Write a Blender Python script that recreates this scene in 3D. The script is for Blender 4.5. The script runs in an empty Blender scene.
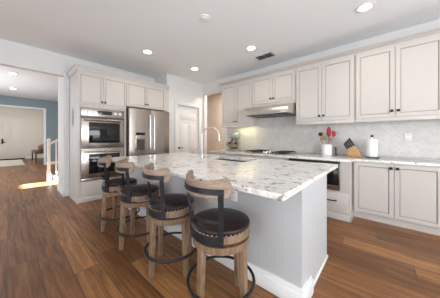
import bpy, bmesh, math, random
from mathutils import Vector, Matrix
random.seed(7)
R = math.radians
S = bpy.context.scene
COL = S.collection

# ------------------------------------------------------------------ camera
FPX = 187.0
HEAD = math.atan(212.0 / FPX)            # heading of the view, clockwise from +Y
cd = bpy.data.cameras.new('camera'); cam = bpy.data.objects.new('camera', cd); COL.objects.link(cam)
cd.sensor_width = 36.0; cd.lens = FPX / 440.0 * 36.0
cd.shift_y = -11.0 / 440.0; cd.clip_start = 0.05; cd.clip_end = 200
cam.location = (0, 0, 1.24); cam.rotation_euler = (R(90), 0, -HEAD)
S.camera = cam

# ------------------------------------------------------------------ world, sun, daylight, exposure
S.view_settings.view_transform = 'Standard'; S.view_settings.look = 'None'
S.view_settings.gamma = 1.0; S.view_settings.use_curve_mapping = False
S.view_settings.exposure = 0.15
W = bpy.data.worlds.new('daylight'); S.world = W; W.use_nodes = True
bg = W.node_tree.nodes['Background']; bg.inputs[0].default_value = (0.80, 0.90, 1.0, 1); bg.inputs[1].default_value = 1.1

sd = bpy.data.lights.new('sun', 'SUN'); sd.energy = 210.0; sd.angle = R(0.6); sd.color = (0.9, 0.96, 1.0)
sun = bpy.data.objects.new('sun', sd); COL.objects.link(sun)
sun.rotation_euler = Vector((-1.0, 0.06, -0.364)).to_track_quat('-Z', 'Y').to_euler()

def window_light(name, loc, direction, sx, sy, power, color=(0.93, 0.965, 1.0)):
    l = bpy.data.lights.new(name, 'AREA'); l.shape = 'RECTANGLE'; l.size = sx; l.size_y = sy
    l.energy = power; l.color = color
    o = bpy.data.objects.new(name, l); COL.objects.link(o); o.location = loc
    o.rotation_euler = Vector(direction).to_track_quat('-Z', 'Z').to_euler()
    return o
# daylight through the family-room windows behind the camera and the hall window
window_light('daylight_near', (0.2, -3.75, 1.55), (0, 1, .9), 4.4, 2.3, 245)
window_light('daylight_left', (-3.45, 0.6, 1.55), (1, 0, .9), 5.0, 2.3, 95)
window_light('daylight_hall', (-1.85, 8.6, 1.6), (1, 0, -.12), 3.6, 2.2, 150)
window_light('daylight_foyer', (-1.85, 14.0, 1.7), (1, 0, 0), 2.2, 2.4, 32, (1.0, 0.97, 0.94))
LAMP_W = 3.0
LAMP_COL = (1.0, 0.86, 0.72)

# ------------------------------------------------------------------ materials
def mat(name, color, rough=0.5, metal=0.0, spec=0.5, emit=None, coat=0.0):
    m = bpy.data.materials.new(name); m.use_nodes = True
    b = m.node_tree.nodes['Principled BSDF']
    b.inputs['Base Color'].default_value = (*color, 1); b.inputs['Roughness'].default_value = rough
    b.inputs['Metallic'].default_value = metal; b.inputs['Specular IOR Level'].default_value = spec
    b.inputs['Coat Weight'].default_value = coat
    if emit:
        b.inputs['Emission Color'].default_value = (*emit[0], 1); b.inputs['Emission Strength'].default_value = emit[1]
    return m

def nodes(m):
    nt = m.node_tree
    return nt, nt.nodes, nt.links, nt.nodes['Principled BSDF']

def ramp(n, stops):
    r = n.new('ShaderNodeValToRGB'); e = r.color_ramp.elements
    e[0].position, e[0].color = stops[0][0], (*stops[0][1], 1)
    e[1].position, e[1].color = stops[-1][0], (*stops[-1][1], 1)
    for p, c in stops[1:-1]:
        x = e.new(p); x.color = (*c, 1)
    return r

def noise(n, l, vec, scale, detail=4, rough=0.55, dist=0.0):
    t = n.new('ShaderNodeTexNoise'); t.inputs['Scale'].default_value = scale
    t.inputs['Detail'].default_value = detail; t.inputs['Roughness'].default_value = rough
    t.inputs['Distortion'].default_value = dist
    l.new(vec, t.inputs['Vector']); return t

def mapped(n, l, scale=(1, 1, 1), rot=(0, 0, 0)):
    tc = n.new('ShaderNodeTexCoord'); mp = n.new('ShaderNodeMapping')
    mp.inputs['Scale'].default_value = scale; mp.inputs['Rotation'].default_value = rot
    l.new(tc.outputs['Object'], mp.inputs['Vector']); return mp.outputs['Vector']

def mixc(n, l, a, b, fac, mode='MIX'):
    x = n.new('ShaderNodeMix'); x.data_type = 'RGBA'; x.blend_type = mode
    if isinstance(fac, float): x.inputs['Factor'].default_value = fac
    else: l.new(fac, x.inputs['Factor'])
    for s, v in (('A', a), ('B', b)):
        i = [k for k in x.inputs if k.name == s and k.type == 'RGBA'][0]
        if isinstance(v, tuple): i.default_value = (*v, 1)
        else: l.new(v, i)
    return [k for k in x.outputs if k.type == 'RGBA'][0]

M = {}
M['ceiling'] = mat('ceiling_paint', (0.88, 0.895, 0.905), 0.9, spec=0.2)
M['wall'] = mat('wall_paint', (0.72, 0.71, 0.70), 0.8, spec=0.25)
M['trim'] = mat('trim_paint', (0.79, 0.785, 0.775), 0.45)
M['beige'] = mat('beige_paint', (0.72, 0.64, 0.56), 0.8, spec=0.2)
M['blue'] = mat('blue_wall_paint', (0.235, 0.29, 0.315), 0.75, spec=0.25)
M['cream'] = mat('cream_paint', (0.72, 0.67, 0.61), 0.7, spec=0.3)
M['cabinet'] = mat('cabinet_paint', (0.585, 0.545, 0.51), 0.42)
M['glaze'] = mat('cabinet_glaze', (0.42, 0.37, 0.33), 0.5)
M['island'] = mat('island_paint', (0.525, 0.535, 0.545), 0.42)
M['bronze'] = mat('dark_bronze', (0.035, 0.027, 0.023), 0.35, 0.8)
M['steel'] = mat('stainless_steel', (0.45, 0.40, 0.35), 0.27, 1.0)
M['steel_dark'] = mat('dark_steel', (0.10, 0.10, 0.10), 0.4, 0.9)
M['chrome'] = mat('chrome', (0.80, 0.80, 0.81), 0.14, 1.0)
M['glass_black'] = mat('black_oven_glass', (0.006, 0.006, 0.007), 0.06, spec=0.5)
M['black'] = mat('black_plastic', (0.012, 0.012, 0.012), 0.45)
M['iron'] = mat('cast_iron', (0.02, 0.02, 0.021), 0.55)
M['metal_black'] = mat('black_painted_metal', (0.022, 0.022, 0.026), 0.42, 0.4)
M['leather'] = mat('dark_brown_leather', (0.020, 0.010, 0.010), 0.34, spec=0.32)
M['nail'] = mat('pewter_nailheads', (0.34, 0.31, 0.28), 0.35, 1.0)
M['white'] = mat('white_ceramic', (0.85, 0.845, 0.83), 0.3)
M['paper'] = mat('white_paper', (0.88, 0.88, 0.87), 0.95, spec=0.1)
M['red'] = mat('red_silicone', (0.46, 0.022, 0.03), 0.4)
M['wood_light'] = mat('light_wood', (0.42, 0.25, 0.12), 0.5)
M['grey_green'] = mat('grey_green_silicone', (0.22, 0.23, 0.17), 0.5)
M['green'] = mat('leaf_green', (0.13, 0.22, 0.09), 0.55)
M['lamp'] = mat('lamp_lens', (1, 1, 1), 0.5, emit=((1.0, 0.93, 0.84), 9.0))
M['undercab'] = mat('under_cabinet_lens', (1, 1, 1), 0.5, emit=((1.0, 0.88, 0.55), 5.0))
M['vent'] = mat('vent_metal', (0.42, 0.40, 0.38), 0.5, 0.3)
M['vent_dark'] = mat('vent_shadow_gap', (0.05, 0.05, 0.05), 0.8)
M['rug'] = mat('pale_rug_sun_patch', (0.78, 0.74, 0.68), 0.95, spec=0.1)
M['dark_wood'] = mat('dark_table_wood', (0.085, 0.06, 0.045), 0.45)
M['faucet_steel'] = mat('brushed_faucet_steel', (0.47, 0.465, 0.46), 0.28, 1.0)
M['mixer'] = mat('pale_green_enamel', (0.30, 0.32, 0.285), 0.25)
M['sink_grey'] = mat('dark_grey_sink', (0.07, 0.07, 0.068), 0.4)
M['nickel'] = mat('satin_nickel', (0.86, 0.85, 0.83), 0.42, 0.6)
M['hood_steel'] = mat('brushed_hood_steel', (0.62, 0.585, 0.545), 0.33, 1.0)
M['bowl_steel'] = mat('bowl_steel', (0.36, 0.28, 0.22), 0.2, 1.0)
M['pumpkin'] = mat('dull_russet_rind', (0.24, 0.10, 0.065), 0.6)
M['rust'] = mat('brown_rind', (0.17, 0.085, 0.07), 0.6)
M['grey_metal'] = mat('grey_wrought_metal', (0.42, 0.42, 0.46), 0.5, 0.4)
M['display'] = mat('oven_display', (0.008, 0.008, 0.01), 0.1, emit=((0.25, 0.5, 0.6), 0.02))

def make_floor():
    m = mat('wide_plank_hickory', (0.3, 0.17, 0.09), 0.36, spec=0.42); nt, n, l, b = nodes(m)
    tc = n.new('ShaderNodeTexCoord'); sx = n.new('ShaderNodeSeparateXYZ'); l.new(tc.outputs['Object'], sx.inputs[0])
    cb = n.new('ShaderNodeCombineXYZ'); rw = n.new('ShaderNodeMath'); rw.operation = 'MULTIPLY'; rw.inputs[1].default_value = 5.0; l.new(sx.outputs['X'], rw.inputs[0])
    fl = n.new('ShaderNodeMath'); fl.operation = 'FLOOR'; l.new(rw.outputs[0], fl.inputs[0])
    wn = n.new('ShaderNodeTexWhiteNoise'); wn.noise_dimensions = '1D'; l.new(fl.outputs[0], wn.inputs['W'])
    sh = n.new('ShaderNodeMath'); sh.operation = 'MULTIPLY_ADD'; sh.inputs[1].default_value = 1.9; l.new(wn.outputs['Value'], sh.inputs[0]); l.new(sx.outputs['Y'], sh.inputs[2])
    l.new(sh.outputs[0], cb.inputs['X']); l.new(sx.outputs['X'], cb.inputs['Y'])
    br = n.new('ShaderNodeTexBrick'); l.new(cb.outputs[0], br.inputs['Vector'])
    br.offset = 0.0; br.offset_frequency = 2; br.squash = 1.0
    br.inputs['Scale'].default_value = 1.0; br.inputs['Brick Width'].default_value = 1.9; br.inputs['Row Height'].default_value = 0.2
    br.inputs['Mortar Size'].default_value = 0.0028; br.inputs['Mortar Smooth'].default_value = 0.3; br.inputs['Bias'].default_value = 0.0
    br.inputs['Color1'].default_value = (0, 0, 0, 1); br.inputs['Color2'].default_value = (1, 1, 1, 1); br.inputs['Mortar'].default_value = (0.5, 0.5, 0.5, 1)
    # shift the grain plank by plank
    off = n.new('ShaderNodeVectorMath'); off.operation = 'SCALE'; l.new(br.outputs['Color'], off.inputs[0]); off.inputs['Scale'].default_value = 37.0
    add = n.new('ShaderNodeVectorMath'); add.operation = 'ADD'; l.new(tc.outputs['Object'], add.inputs[0]); l.new(off.outputs[0], add.inputs[1])
    mp = n.new('ShaderNodeMapping'); mp.inputs['Scale'].default_value = (15.0, 0.95, 1.0); l.new(add.outputs[0], mp.inputs['Vector'])
    g1 = noise(n, l, mp.outputs[0], 1.6, 6, 0.6, 0.9)
    mp2 = n.new('ShaderNodeMapping'); mp2.inputs['Scale'].default_value = (60.0, 2.2, 1.0); l.new(add.outputs[0], mp2.inputs['Vector'])
    g2 = noise(n, l, mp2.outputs[0], 1.5, 4, 0.6, 0.3)
    plank = ramp(n, [(0.0, (0.150, 0.062, 0.021)), (0.35, (0.210, 0.090, 0.030)), (0.7, (0.260, 0.116, 0.039)), (1.0, (0.330, 0.156, 0.056))])
    l.new(br.outputs['Color'], plank.inputs[0])
    gr = ramp(n, [(0.26, (0.28, 0.25, 0.24)), (0.42, (0.76, 0.73, 0.72)), (0.56, (1.10, 1.08, 1.05)), (0.72, (1.75, 1.72, 1.70))]); l.new(g1.outputs['Fac'], gr.inputs[0])
    c = mixc(n, l, plank.outputs[0], gr.outputs[0], 0.9, 'MULTIPLY')
    fr = ramp(n, [(0.3, (0.66, 0.64, 0.62)), (0.62, (1.14, 1.14, 1.14))]); l.new(g2.outputs['Fac'], fr.inputs[0])
    c = mixc(n, l, c, fr.outputs[0], 0.75, 'MULTIPLY')
    c = mixc(n, l, c, (0.045, 0.024, 0.014), br.outputs['Fac'])
    l.new(c, b.inputs['Base Color'])
    rr = ramp(n, [(0.3, (0.44, 0.44, 0.44)), (0.7, (0.32, 0.32, 0.32))]); l.new(g1.outputs['Fac'], rr.inputs[0]); l.new(rr.outputs[0], b.inputs['Roughness'])
    bp = n.new('ShaderNodeBump'); bp.inputs['Strength'].default_value = 0.12; bp.inputs['Distance'].default_value = 0.01
    l.new(g2.outputs['Fac'], bp.inputs['Height']); l.new(bp.outputs[0], b.inputs['Normal'])
    return m
M['floor'] = make_floor()

def make_granite():
    m = mat('cream_granite', (0.7, 0.66, 0.6), 0.11); nt, n, l, b = nodes(m)
    v = mapped(n, l, (1, 1, 1))
    a = noise(n, l, v, 5.0, 6, 0.62, 0.9)
    c1 = ramp(n, [(0.24, (0.34, 0.29, 0.255)), (0.34, (0.58, 0.535, 0.49)), (0.43, (0.82, 0.80, 0.765)), (0.60, (0.88, 0.87, 0.85)), (0.72, (0.70, 0.685, 0.67))])
    l.new(a.outputs['Fac'], c1.inputs[0])
    sp = noise(n, l, v, 34, 4, 0.65, 0.4)
    c2 = ramp(n, [(0.30, (0.30, 0.26, 0.24)), (0.39, (0.86, 0.84, 0.82)), (0.50, (1, 1, 1))]); l.new(sp.outputs['Fac'], c2.inputs[0])
    c = mixc(n, l, c1.outputs[0], c2.outputs[0], 0.85, 'MULTIPLY')
    bl = noise(n, l, v, 12, 4, 0.6, 0.8)
    c3 = ramp(n, [(0.585, (0, 0, 0)), (0.65, (1, 1, 1))]); l.new(bl.outputs['Fac'], c3.inputs[0])
    c = mixc(n, l, c, (0.37, 0.30, 0.25), c3.outputs[0])
    l.new(c, b.inputs['Base Color']); return m
M['granite'] = make_granite()

def make_splash():
    m = mat('arabesque_tile', (0.7, 0.69, 0.68), 0.25); nt, n, l, b = nodes(m)
    tc = n.new('ShaderNodeTexCoord'); sx = n.new('ShaderNodeSeparateXYZ'); l.new(tc.outputs['Object'], sx.inputs[0])
    def wave(axis, freq, ph=0.0):
        mu = n.new('ShaderNodeMath'); mu.operation = 'MULTIPLY_ADD'; mu.inputs[1].default_value = freq; mu.inputs[2].default_value = ph
        l.new(sx.outputs[axis], mu.inputs[0]); c = n.new('ShaderNodeMath'); c.operation = 'COSINE'; l.new(mu.outputs[0], c.inputs[0]); return c.outputs[0]
    ad = n.new('ShaderNodeMath'); ad.operation = 'ADD'; l.new(wave('Y', 2 * math.pi / 0.085), ad.inputs[0]); l.new(wave('Z', 2 * math.pi / 0.10), ad.inputs[1])
    ab = n.new('ShaderNodeMath'); ab.operation = 'ABSOLUTE'; l.new(ad.outputs[0], ab.inputs[0])
    gr = ramp(n, [(0.0, (0.60, 0.58, 0.555)), (0.25, (0.66, 0.64, 0.615))]); l.new(ab.outputs[0], gr.inputs[0])
    v = mapped(n, l, (1, 1, 1)); nz = noise(n, l, v, 7, 5, 0.6, 0.8)
    tn = ramp(n, [(0.3, (0.88, 0.88, 0.89)), (0.7, (1.06, 1.05, 1.03))]); l.new(nz.outputs['Fac'], tn.inputs[0])
    l.new(mixc(n, l, gr.outputs[0], tn.outputs[0], 1.0, 'MULTIPLY'), b.inputs['Base Color']); return m
M['splash'] = make_splash()

def make_wood(name, c0, c1, c2, scale, rough=0.55):
    m = mat(name, c1, rough); nt, n, l, b = nodes(m)
    v = mapped(n, l, scale); g = noise(n, l, v, 3.0, 6, 0.6, 0.8)
    r = ramp(n, [(0.3, c0), (0.5, c1), (0.7, c2)]); l.new(g.outputs['Fac'], r.inputs[0]); l.new(r.outputs[0], b.inputs['Base Color']); return m
M['stool_wood'] = make_wood('weathered_oak', (0.12, 0.072, 0.041), (0.205, 0.128, 0.075), (0.285, 0.188, 0.118), (14, 14, 2))
M['stool_back'] = make_wood('weathered_oak_back', (0.165, 0.112, 0.078), (0.265, 0.190, 0.138), (0.36, 0.272, 0.205), (3, 3, 22))
M['block_wood'] = make_wood('knife_block_wood', (0.38, 0.20, 0.08), (0.50, 0.28, 0.12), (0.60, 0.36, 0.17), (4, 4, 30))
M['pot'] = make_wood('brown_white_glazed_pot', (0.06, 0.035, 0.025), (0.20, 0.14, 0.10), (0.72, 0.66, 0.58), (14, 14, 10), 0.3)

# ------------------------------------------------------------------ mesh helpers
WL = {}                                             # world location of every empty / mesh (unrotated at build time)
class MB:
    def __init__(s, fn=None): s.b = bmesh.new(); s.fn = fn; s.mi = 0
    def _take(s, t):
        for f in t.faces: f.material_index = s.mi
        me = bpy.data.meshes.new('tmp'); t.to_mesh(me); t.free(); s.b.from_mesh(me); bpy.data.meshes.remove(me)
    def box(s, x0, x1, y0, y1, z0, z1, bev=0.0, seg=2):
        t = bmesh.new(); bmesh.ops.create_cube(t, size=1.0)
        for v in t.verts:
            v.co = Vector((x0 + (v.co.x + .5) * (x1 - x0), y0 + (v.co.y + .5) * (y1 - y0), z0 + (v.co.z + .5) * (z1 - z0)))
        if bev: bmesh.ops.bevel(t, geom=list(t.edges), offset=bev, segments=seg, profile=0.5, affect='EDGES')
        s._take(t); return s
    def hexa(s, pts, bev=0.0):                       # 8 points: bottom ring then top ring
        t = bmesh.new(); vs = [t.verts.new(p) for p in pts]
        for q in ((3, 2, 1, 0), (4, 5, 6, 7), (0, 1, 5, 4), (1, 2, 6, 5), (2, 3, 7, 6), (3, 0, 4, 7)): t.faces.new([vs[i] for i in q])
        if bev: bmesh.ops.bevel(t, geom=list(t.edges), offset=bev, segments=2, profile=0.5, affect='EDGES')
        s._take(t); return s
    def lathe(s, c, prof, seg=24, axis='Z', a0=0.0, a1=2 * math.pi):
        t = bmesh.new(); full = abs(a1 - a0 - 2 * math.pi) < 1e-6; k = seg if full else seg + 1; rings = []
        for r, h in prof:
            ring = []
            for i in range(k):
                a = a0 + (a1 - a0) * i / seg
                p = (r * math.cos(a), r * math.sin(a), h)
                if axis == 'X': p = (p[2], p[0], p[1])
                elif axis == 'Y': p = (p[0], p[2], p[1])
                ring.append(t.verts.new(Vector(c) + Vector(p)))
            rings.append(ring)
        for a, b in zip(rings, rings[1:]):
            for i in range(seg):
                j = (i + 1) % k; t.faces.new((a[i], a[j], b[j], b[i]))
        bmesh.ops.remove_doubles(t, verts=list(t.verts), dist=1e-6); s._take(t); return s
    def tube(s, pts, r, seg=10, closed=False):
        t = bmesh.new(); P = [Vector(p) for p in pts]; N = len(P); rings = []; up = None
        for i, p in enumerate(P):
            a = P[(i - 1) % N] if (closed or i) else P[0]; b = P[(i + 1) % N] if (closed or i < N - 1) else P[-1]
            d = (b - a).normalized()
            if up is None: up = d.orthogonal().normalized()
            up = (up - d * up.dot(d)).normalized(); w = d.cross(up)
            rr = r[i] if isinstance(r, (list, tuple)) else r
            rings.append([t.verts.new(p + (up * math.cos(2 * math.pi * k / seg) + w * math.sin(2 * math.pi * k / seg)) * rr) for k in range(seg)])
        for i in range(N if closed else N - 1):
            a, b = rings[i], rings[(i + 1) % N]
            for k in range(seg): t.faces.new((a[k], a[(k + 1) % seg], b[(k + 1) % seg], b[k]))
        if not closed: t.faces.new(rings[0][::-1]); t.faces.new(rings[-1])
        s._take(t); return s
    def ball(s, c, r, seg=12, sc=(1, 1, 1)):
        t = bmesh.new(); bmesh.ops.create_uvsphere(t, u_segments=seg, v_segments=max(6, seg // 2), radius=r)
        for v in t.verts: v.co = Vector((v.co.x * sc[0], v.co.y * sc[1], v.co.z * sc[2])) + Vector(c)
        s._take(t); return s
    def prism(s, poly, d0, d1, axis='Y', bev=0.0):   # poly in the two other axes, extruded along axis
        t = bmesh.new()
        def P(u, v, d): return {'X': (d, u, v), 'Y': (u, d, v), 'Z': (u, v, d)}[axis]
        a = [t.verts.new(P(u, v, d0)) for u, v in poly]; b = [t.verts.new(P(u, v, d1)) for u, v in poly]; n = len(poly)
        t.faces.new(a); t.faces.new(b[::-1])
        for i in range(n): t.faces.new((a[i], b[i], b[(i + 1) % n], a[(i + 1) % n]))
        if bev: bmesh.ops.bevel(t, geom=list(t.edges), offset=bev, segments=2, profile=0.5, affect='EDGES')
        s._take(t); return s
    def loft(s, rings, cap=True, closed=True):
        t = bmesh.new(); rr = [[t.verts.new(p) for p in g] for g in rings]; k = len(rr[0])
        for a, b in zip(rr, rr[1:]):
            for i in range(k if closed else k - 1): t.faces.new((a[i], a[(i + 1) % k], b[(i + 1) % k], b[i]))
        if cap: t.faces.new(rr[0][::-1]); t.faces.new(rr[-1])
        s._take(t); return s
    def build(s, name, mats, parent=None, loc=None, smooth=True):
        b = s.b
        if s.fn:
            for v in b.verts: v.co = Vector(s.fn(*v.co))
        bmesh.ops.recalc_face_normals(b, faces=list(b.faces))
        base = WL[parent.name] if parent else Vector(loc) if loc is not None else Vector((0, 0, 0))
        for v in b.verts: v.co -= base
        me = bpy.data.meshes.new(name); b.to_mesh(me); b.free()
        for m in (mats if isinstance(mats, (list, tuple)) else [mats]): me.materials.append(M[m])
        if smooth:
            me.polygons.foreach_set('use_smooth', [True] * len(me.polygons)); me.set_sharp_from_angle(angle=R(32))
        o = bpy.data.objects.new(name, me); COL.objects.link(o)
        if parent: o.parent = parent
        else: o.location = base
        WL[o.name] = base.copy(); return o

def tag(o, label, cat, group=None):
    o['label'] = label; o['category'] = cat
    if group: o['group'] = group
    return o
def thing(name, label, cat, loc=(0, 0, 0), group=None):
    o = bpy.data.objects.new(name, None); COL.objects.link(o); o.location = loc; o.empty_display_size = 0.1
    WL[o.name] = Vector(loc); return tag(o, label, cat, group)
def struct(name, mb, mats, parent=None):
    o = mb.build(name, mats, parent)
    if not parent: o['kind'] = 'structure'
    return o
def copy_tree(o, parent=None):
    c = o.copy(); COL.objects.link(c)
    if parent: c.parent = parent
    for ch in [k for k in bpy.data.objects if k.parent == o]: copy_tree(ch, c)
    return c

# ------------------------------------------------------------------ room shell
XW, YB, H = 4.224, 5.10, 3.0
struct('floor', MB().box(-3.4, 7.0, -3.7, 16.4, -0.05, 0.0), 'floor')
struct('ceiling', MB().box(-3.4, 7.0, -3.7, 16.4, H, H + 0.08), 'ceiling')
# range wall with the doorway at its far end
DY0, DY1, DZ = 3.55, 4.40, 2.65
struct('wall_right', MB().box(XW, XW + .12, -3.6, DY0, 0, H).box(XW, XW + .12, DY0, DY1, DZ, H).box(XW, XW + .12, DY1, YB, 0, H), 'wall')
# oven wall, thick, with the wide opening to the hall and its header
struct('wall_back', MB().box(0.79, XW, YB, 5.85, 0, H), 'wall')
struct('wall_header', MB().box(-1.7, 0.79, YB, YB + .14, 2.56, H), 'wall')
struct('wall_pantry', MB().box(2.86, 3.17, 4.45, 4.55, 0, H).box(4.05, XW, 4.45, 4.55, 0, H).box(3.17, 4.05, 4.45, 4.55, 2.22, H)
       .box(2.86, 2.94, 4.55, YB, 0, H), 'wall')
# the sides of the room behind the camera, with their window openings
struct('wall_near', MB().box(-3.3, XW, -3.6, -3.5, 0, .35).box(-3.3, XW, -3.6, -3.5, 2.75, H).box(-3.3, -2.1, -3.6, -3.5, .35, 2.75).box(2.5, XW, -3.6, -3.5, .35, 2.75), 'wall')
struct('wall_left', MB().box(-3.3, -3.2, -3.5, 5.1, 0, .35).box(-3.3, -3.2, -3.5, 5.1, 2.75, H).box(-3.3, -3.2, -3.5, -2.0, .35, 2.75).box(-3.3, -3.2, 3.2, 5.1, .35, 2.75)
       .box(-3.3, -1.7, YB, 5.2, 0, H), 'wall')
# beige passage behind the doorway
struct('wall_passage', MB().box(5.55, 5.65, 2.6, 5.85, 0, H).box(XW + .12, 5.55, 2.5, 2.6, 0, H).box(XW + .12, 5.55, 5.85, 5.95, 0, H), 'beige')
l = bpy.data.lights.new('passage_lamp', 'AREA'); l.shape = 'DISK'; l.size = 0.3; l.energy = 40; l.color = (1.0, 0.88, 0.75)
o = bpy.data.objects.new('passage_lamp', l); COL.objects.link(o); o.location = (4.95, 3.9, 2.93)
# hall and foyer
FY = 11.8
struct('wall_hall', MB().box(1.17, 7.0, FY, FY + .12, 0, H).box(-1.6, 1.17, FY, FY + .12, 2.61, H), 'blue')
struct('trim_1', MB().box(1.10, 1.17, FY - .015, FY + .135, 0, 2.61).box(-1.6, 1.10, FY - .015, FY + .135, 2.55, 2.61), 'trim')
struct('wall_hall_left', MB().box(-1.7, -1.6, 5.85, 16.2, 0, .4).box(-1.7, -1.6, 5.85, 16.2, 2.8, H).box(-1.7, -1.6, 5.85, 6.7, .4, 2.8).box(-1.7, -1.6, 10.5, 12.8, .4, 2.8).box(-1.7, -1.6, 15.2, 16.2, .4, 2.8), 'cream')
struct('wall_sun_block', MB().box(5.0, 5.1, 5.85, FY, 0, 1.45).box(5.0, 5.1, 5.85, FY, 1.77, H).box(5.0, 5.1, 5.85, 6.36, 1.45, 1.77).box(5.0, 5.1, 7.16, FY, 1.45, 1.77), 'blue')  # unseen wall added to block the sun; its gap shapes the hall floor patch
struct('wall_foyer', MB().box(-1.6, -1.25, 16.1, 16.2, 0, H).box(0.68, 1.75, 16.1, 16.2, 0, H).box(-1.25, .68, 16.1, 16.2, 2.55, H)
       .box(1.75, 1.85, FY + .12, 16.2, 0, H), 'cream')
struct('trim_6', MB().box(.641, .70, 16.085, 16.16, 0, 2.58).box(-1.25, -1.201, 16.085, 16.16, 0, 2.58).box(-1.201, .641, 16.085, 16.16, 2.502, 2.58), 'cream')
struct('trim_2', MB().box(-1.2, 0.66, 16.02, 16.2, 0.0, 0.055, .004), 'bronze')      # dark threshold

def panel_rect(mb, u0, u1, v0, v1, w, bev=.014, rise=.008):
    mb.hexa([(u0, v0, w), (u1, v0, w), (u1, v1, w), (u0, v1, w), (u0 + bev, v0 + bev, w + rise), (u1 - bev, v0 + bev, w + rise), (u1 - bev, v1 - bev, w + rise), (u0 + bev, v1 - bev, w + rise)])

# entry doors
for k, (a, b_) in enumerate(((-1.2, -0.281), (-0.279, 0.64))):
    fn = lambda u, v, w: (u, 16.15 - w, v)
    m = MB(fn); m.box(a, b_, .05, 2.5, 0, .045)
    for q0, q1 in ((.25, .95), (1.1, 2.3)):
        for s0, s1 in ((a + .12, (a + b_) / 2 - .05), ((a + b_) / 2 + .05, b_ - .12)): panel_rect(m, s0, s1, q0, q1, .045, .03, .007)
    d = struct('door_%d' % (k + 2), m, 'cream')
    hx = b_ - .07 if k == 0 else a + .07
    MB(fn).box(hx - .035, hx + .035, .92, 1.2, .05, .075, .005).tube([(hx, 1.0, .075), (hx, 1.0, .12), (hx + (.13 if k else -.13), 1.0, .12)], .013).build('handle', 'bronze', d)
# pantry door (six panels, arched upper pair)
fn = lambda u, v, w: (u, 4.50 - w, v)
m = MB(fn); m.box(3.205, 4.015, 0.01, 2.185, 0, .03)
cx_ = 3.61
for s0, s1 in ((3.30, 3.575), (3.645, 3.92)):
    panel_rect(m, s0, s1, .18, .62, .03, .03, .014); panel_rect(m, s0, s1, .80, 1.66, .03, .03, .014)
arch = [(3.30, 1.78), (3.92, 1.78), (3.92, 1.96)] + [(3.92 - .62 * i / 12, 1.96 + .09 * math.sin(math.pi * i / 12)) for i in range(1, 12)] + [(3.30, 1.96)]
ins = [(3.61 + (u - 3.61) * .91, 1.90 + (v - 1.90) * .78) for u, v in arch]
m.loft([[(u, v, .03) for u, v in arch], [(u, v, .044) for u, v in ins]])
d1 = struct('door_1', m, 'wall')
MB().lathe((3.27, 4.47, .955), [(0.0, 0), (.03, 0), (.03, -.012), (.012, -.016), (.012, -.05), (0, -.05)], 16, 'Y').tube([(3.27, 4.425, .955), (3.30, 4.42, .955), (3.38, 4.42, .950)], .010).build('handle', 'bronze', d1)
struct('trim_3', MB().box(3.10, 3.20, 4.425, 4.45, 0, 2.29, .004).box(4.02, 4.12, 4.425, 4.45, 0, 2.29, .004).box(3.20, 4.02, 4.425, 4.45, 2.19, 2.29, .004)
       .box(3.17, 3.20, 4.45, 4.55, 0, 2.22).box(4.02, 4.05, 4.45, 4.55, 0, 2.22).box(3.20, 4.02, 4.45, 4.55, 2.19, 2.22), 'wall')
# baseboards
struct('baseboard_back', MB().box(.775, .868, YB - .016, YB, 0, .13, .004).box(.774, .79, YB - .016, 5.866, 0, .13, .004), 'trim')
struct('baseboard_pantry', MB().box(2.86, 3.10, 4.434, 4.45, 0, .13, .004).box(4.12, XW, 4.434, 4.45, 0, .13, .004), 'trim')
struct('baseboard_hall', MB().box(1.18, 5.0, FY - .016, FY, 0, .13, .004), 'trim')
struct('baseboard_foyer', MB().box(.70, 1.73, 16.084, 16.1, 0, .13, .004).box(1.734, 1.75, FY + .14, 16.08, 0, .13, .004), 'trim')
# tiled backsplash
struct('wall_backsplash', MB().box(XW - .012, XW, -1.2, 3.45, .93, 2.05), 'splash')

# ------------------------------------------------------------------ ceiling fixtures
def recessed(x, y, label, power=LAMP_W, r=.075, col=LAMP_COL, visible=True):
    t = thing('recessed_light', label, 'ceiling light', (x, y, H - .012), 'recessed ceiling lights')
    MB().lathe((x, y, H), [(r, -.001), (r + .028, -.001), (r + .028, -.008), (r + .01, -.012), (r, -.012), (r, -.001)], 28).build('trim_ring', 'trim', t)
    MB().lathe((x, y, H - .005), [(0, 0), (r - .001, 0), (r - .001, -.004), (0, -.004)], 28).build('lens', 'lamp', t)
    ld = bpy.data.lights.new('lamp', 'SPOT'); ld.energy = power * 5; ld.color = col; ld.spot_size = R(150); ld.spot_blend = .8; ld.shadow_soft_size = .07
    lo = bpy.data.objects.new('bulb', ld); COL.objects.link(lo); lo.parent = t; lo.location = (0, 0, -.03)
recessed(3.17, .20, 'recessed ceiling light in front of the wide upper cabinets, nearest the camera')
recessed(3.14, 1.96, 'recessed ceiling light beside the grey ceiling vent')
recessed(1.88, 3.62, 'recessed ceiling light in front of the oven wall cabinets')
recessed(3.13, 3.61, 'recessed ceiling light in front of the pantry door')
recessed(.09, 7.57, 'hall ceiling light just beyond the wide opening, nearer of the two hall lights', 4)
recessed(.118, 9.92, 'hall ceiling light nearest the blue wall, farther of the two hall lights', 4)
recessed(.36, 15.0, 'foyer ceiling light seen through the cased opening in the blue wall', 5)
t = thing('smoke_detector', 'round white smoke detector flat on the kitchen ceiling', 'smoke detector', (1.91, 1.98, H - .03))
MB().lathe((1.91, 1.98, H), [(0, -.001), (.085, -.001), (.085, -.012), (.062, -.018), (.062, -.001)], 32).build('base_ring', 'trim', t)
MB().lathe((1.91, 1.98, H), [(0, -.012), (.058, -.012), (.055, -.026), (.03, -.030), (0, -.030)], 32).build('cover', 'white', t)
t = thing('ceiling_vent', 'grey louvred air vent in the ceiling above the range side', 'vent', (3.65, 1.93, H - .015))
MB().box(3.55, 3.75, 1.74, 2.12, H - .012, H - .001, .003).build('frame', 'vent', t)
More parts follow.
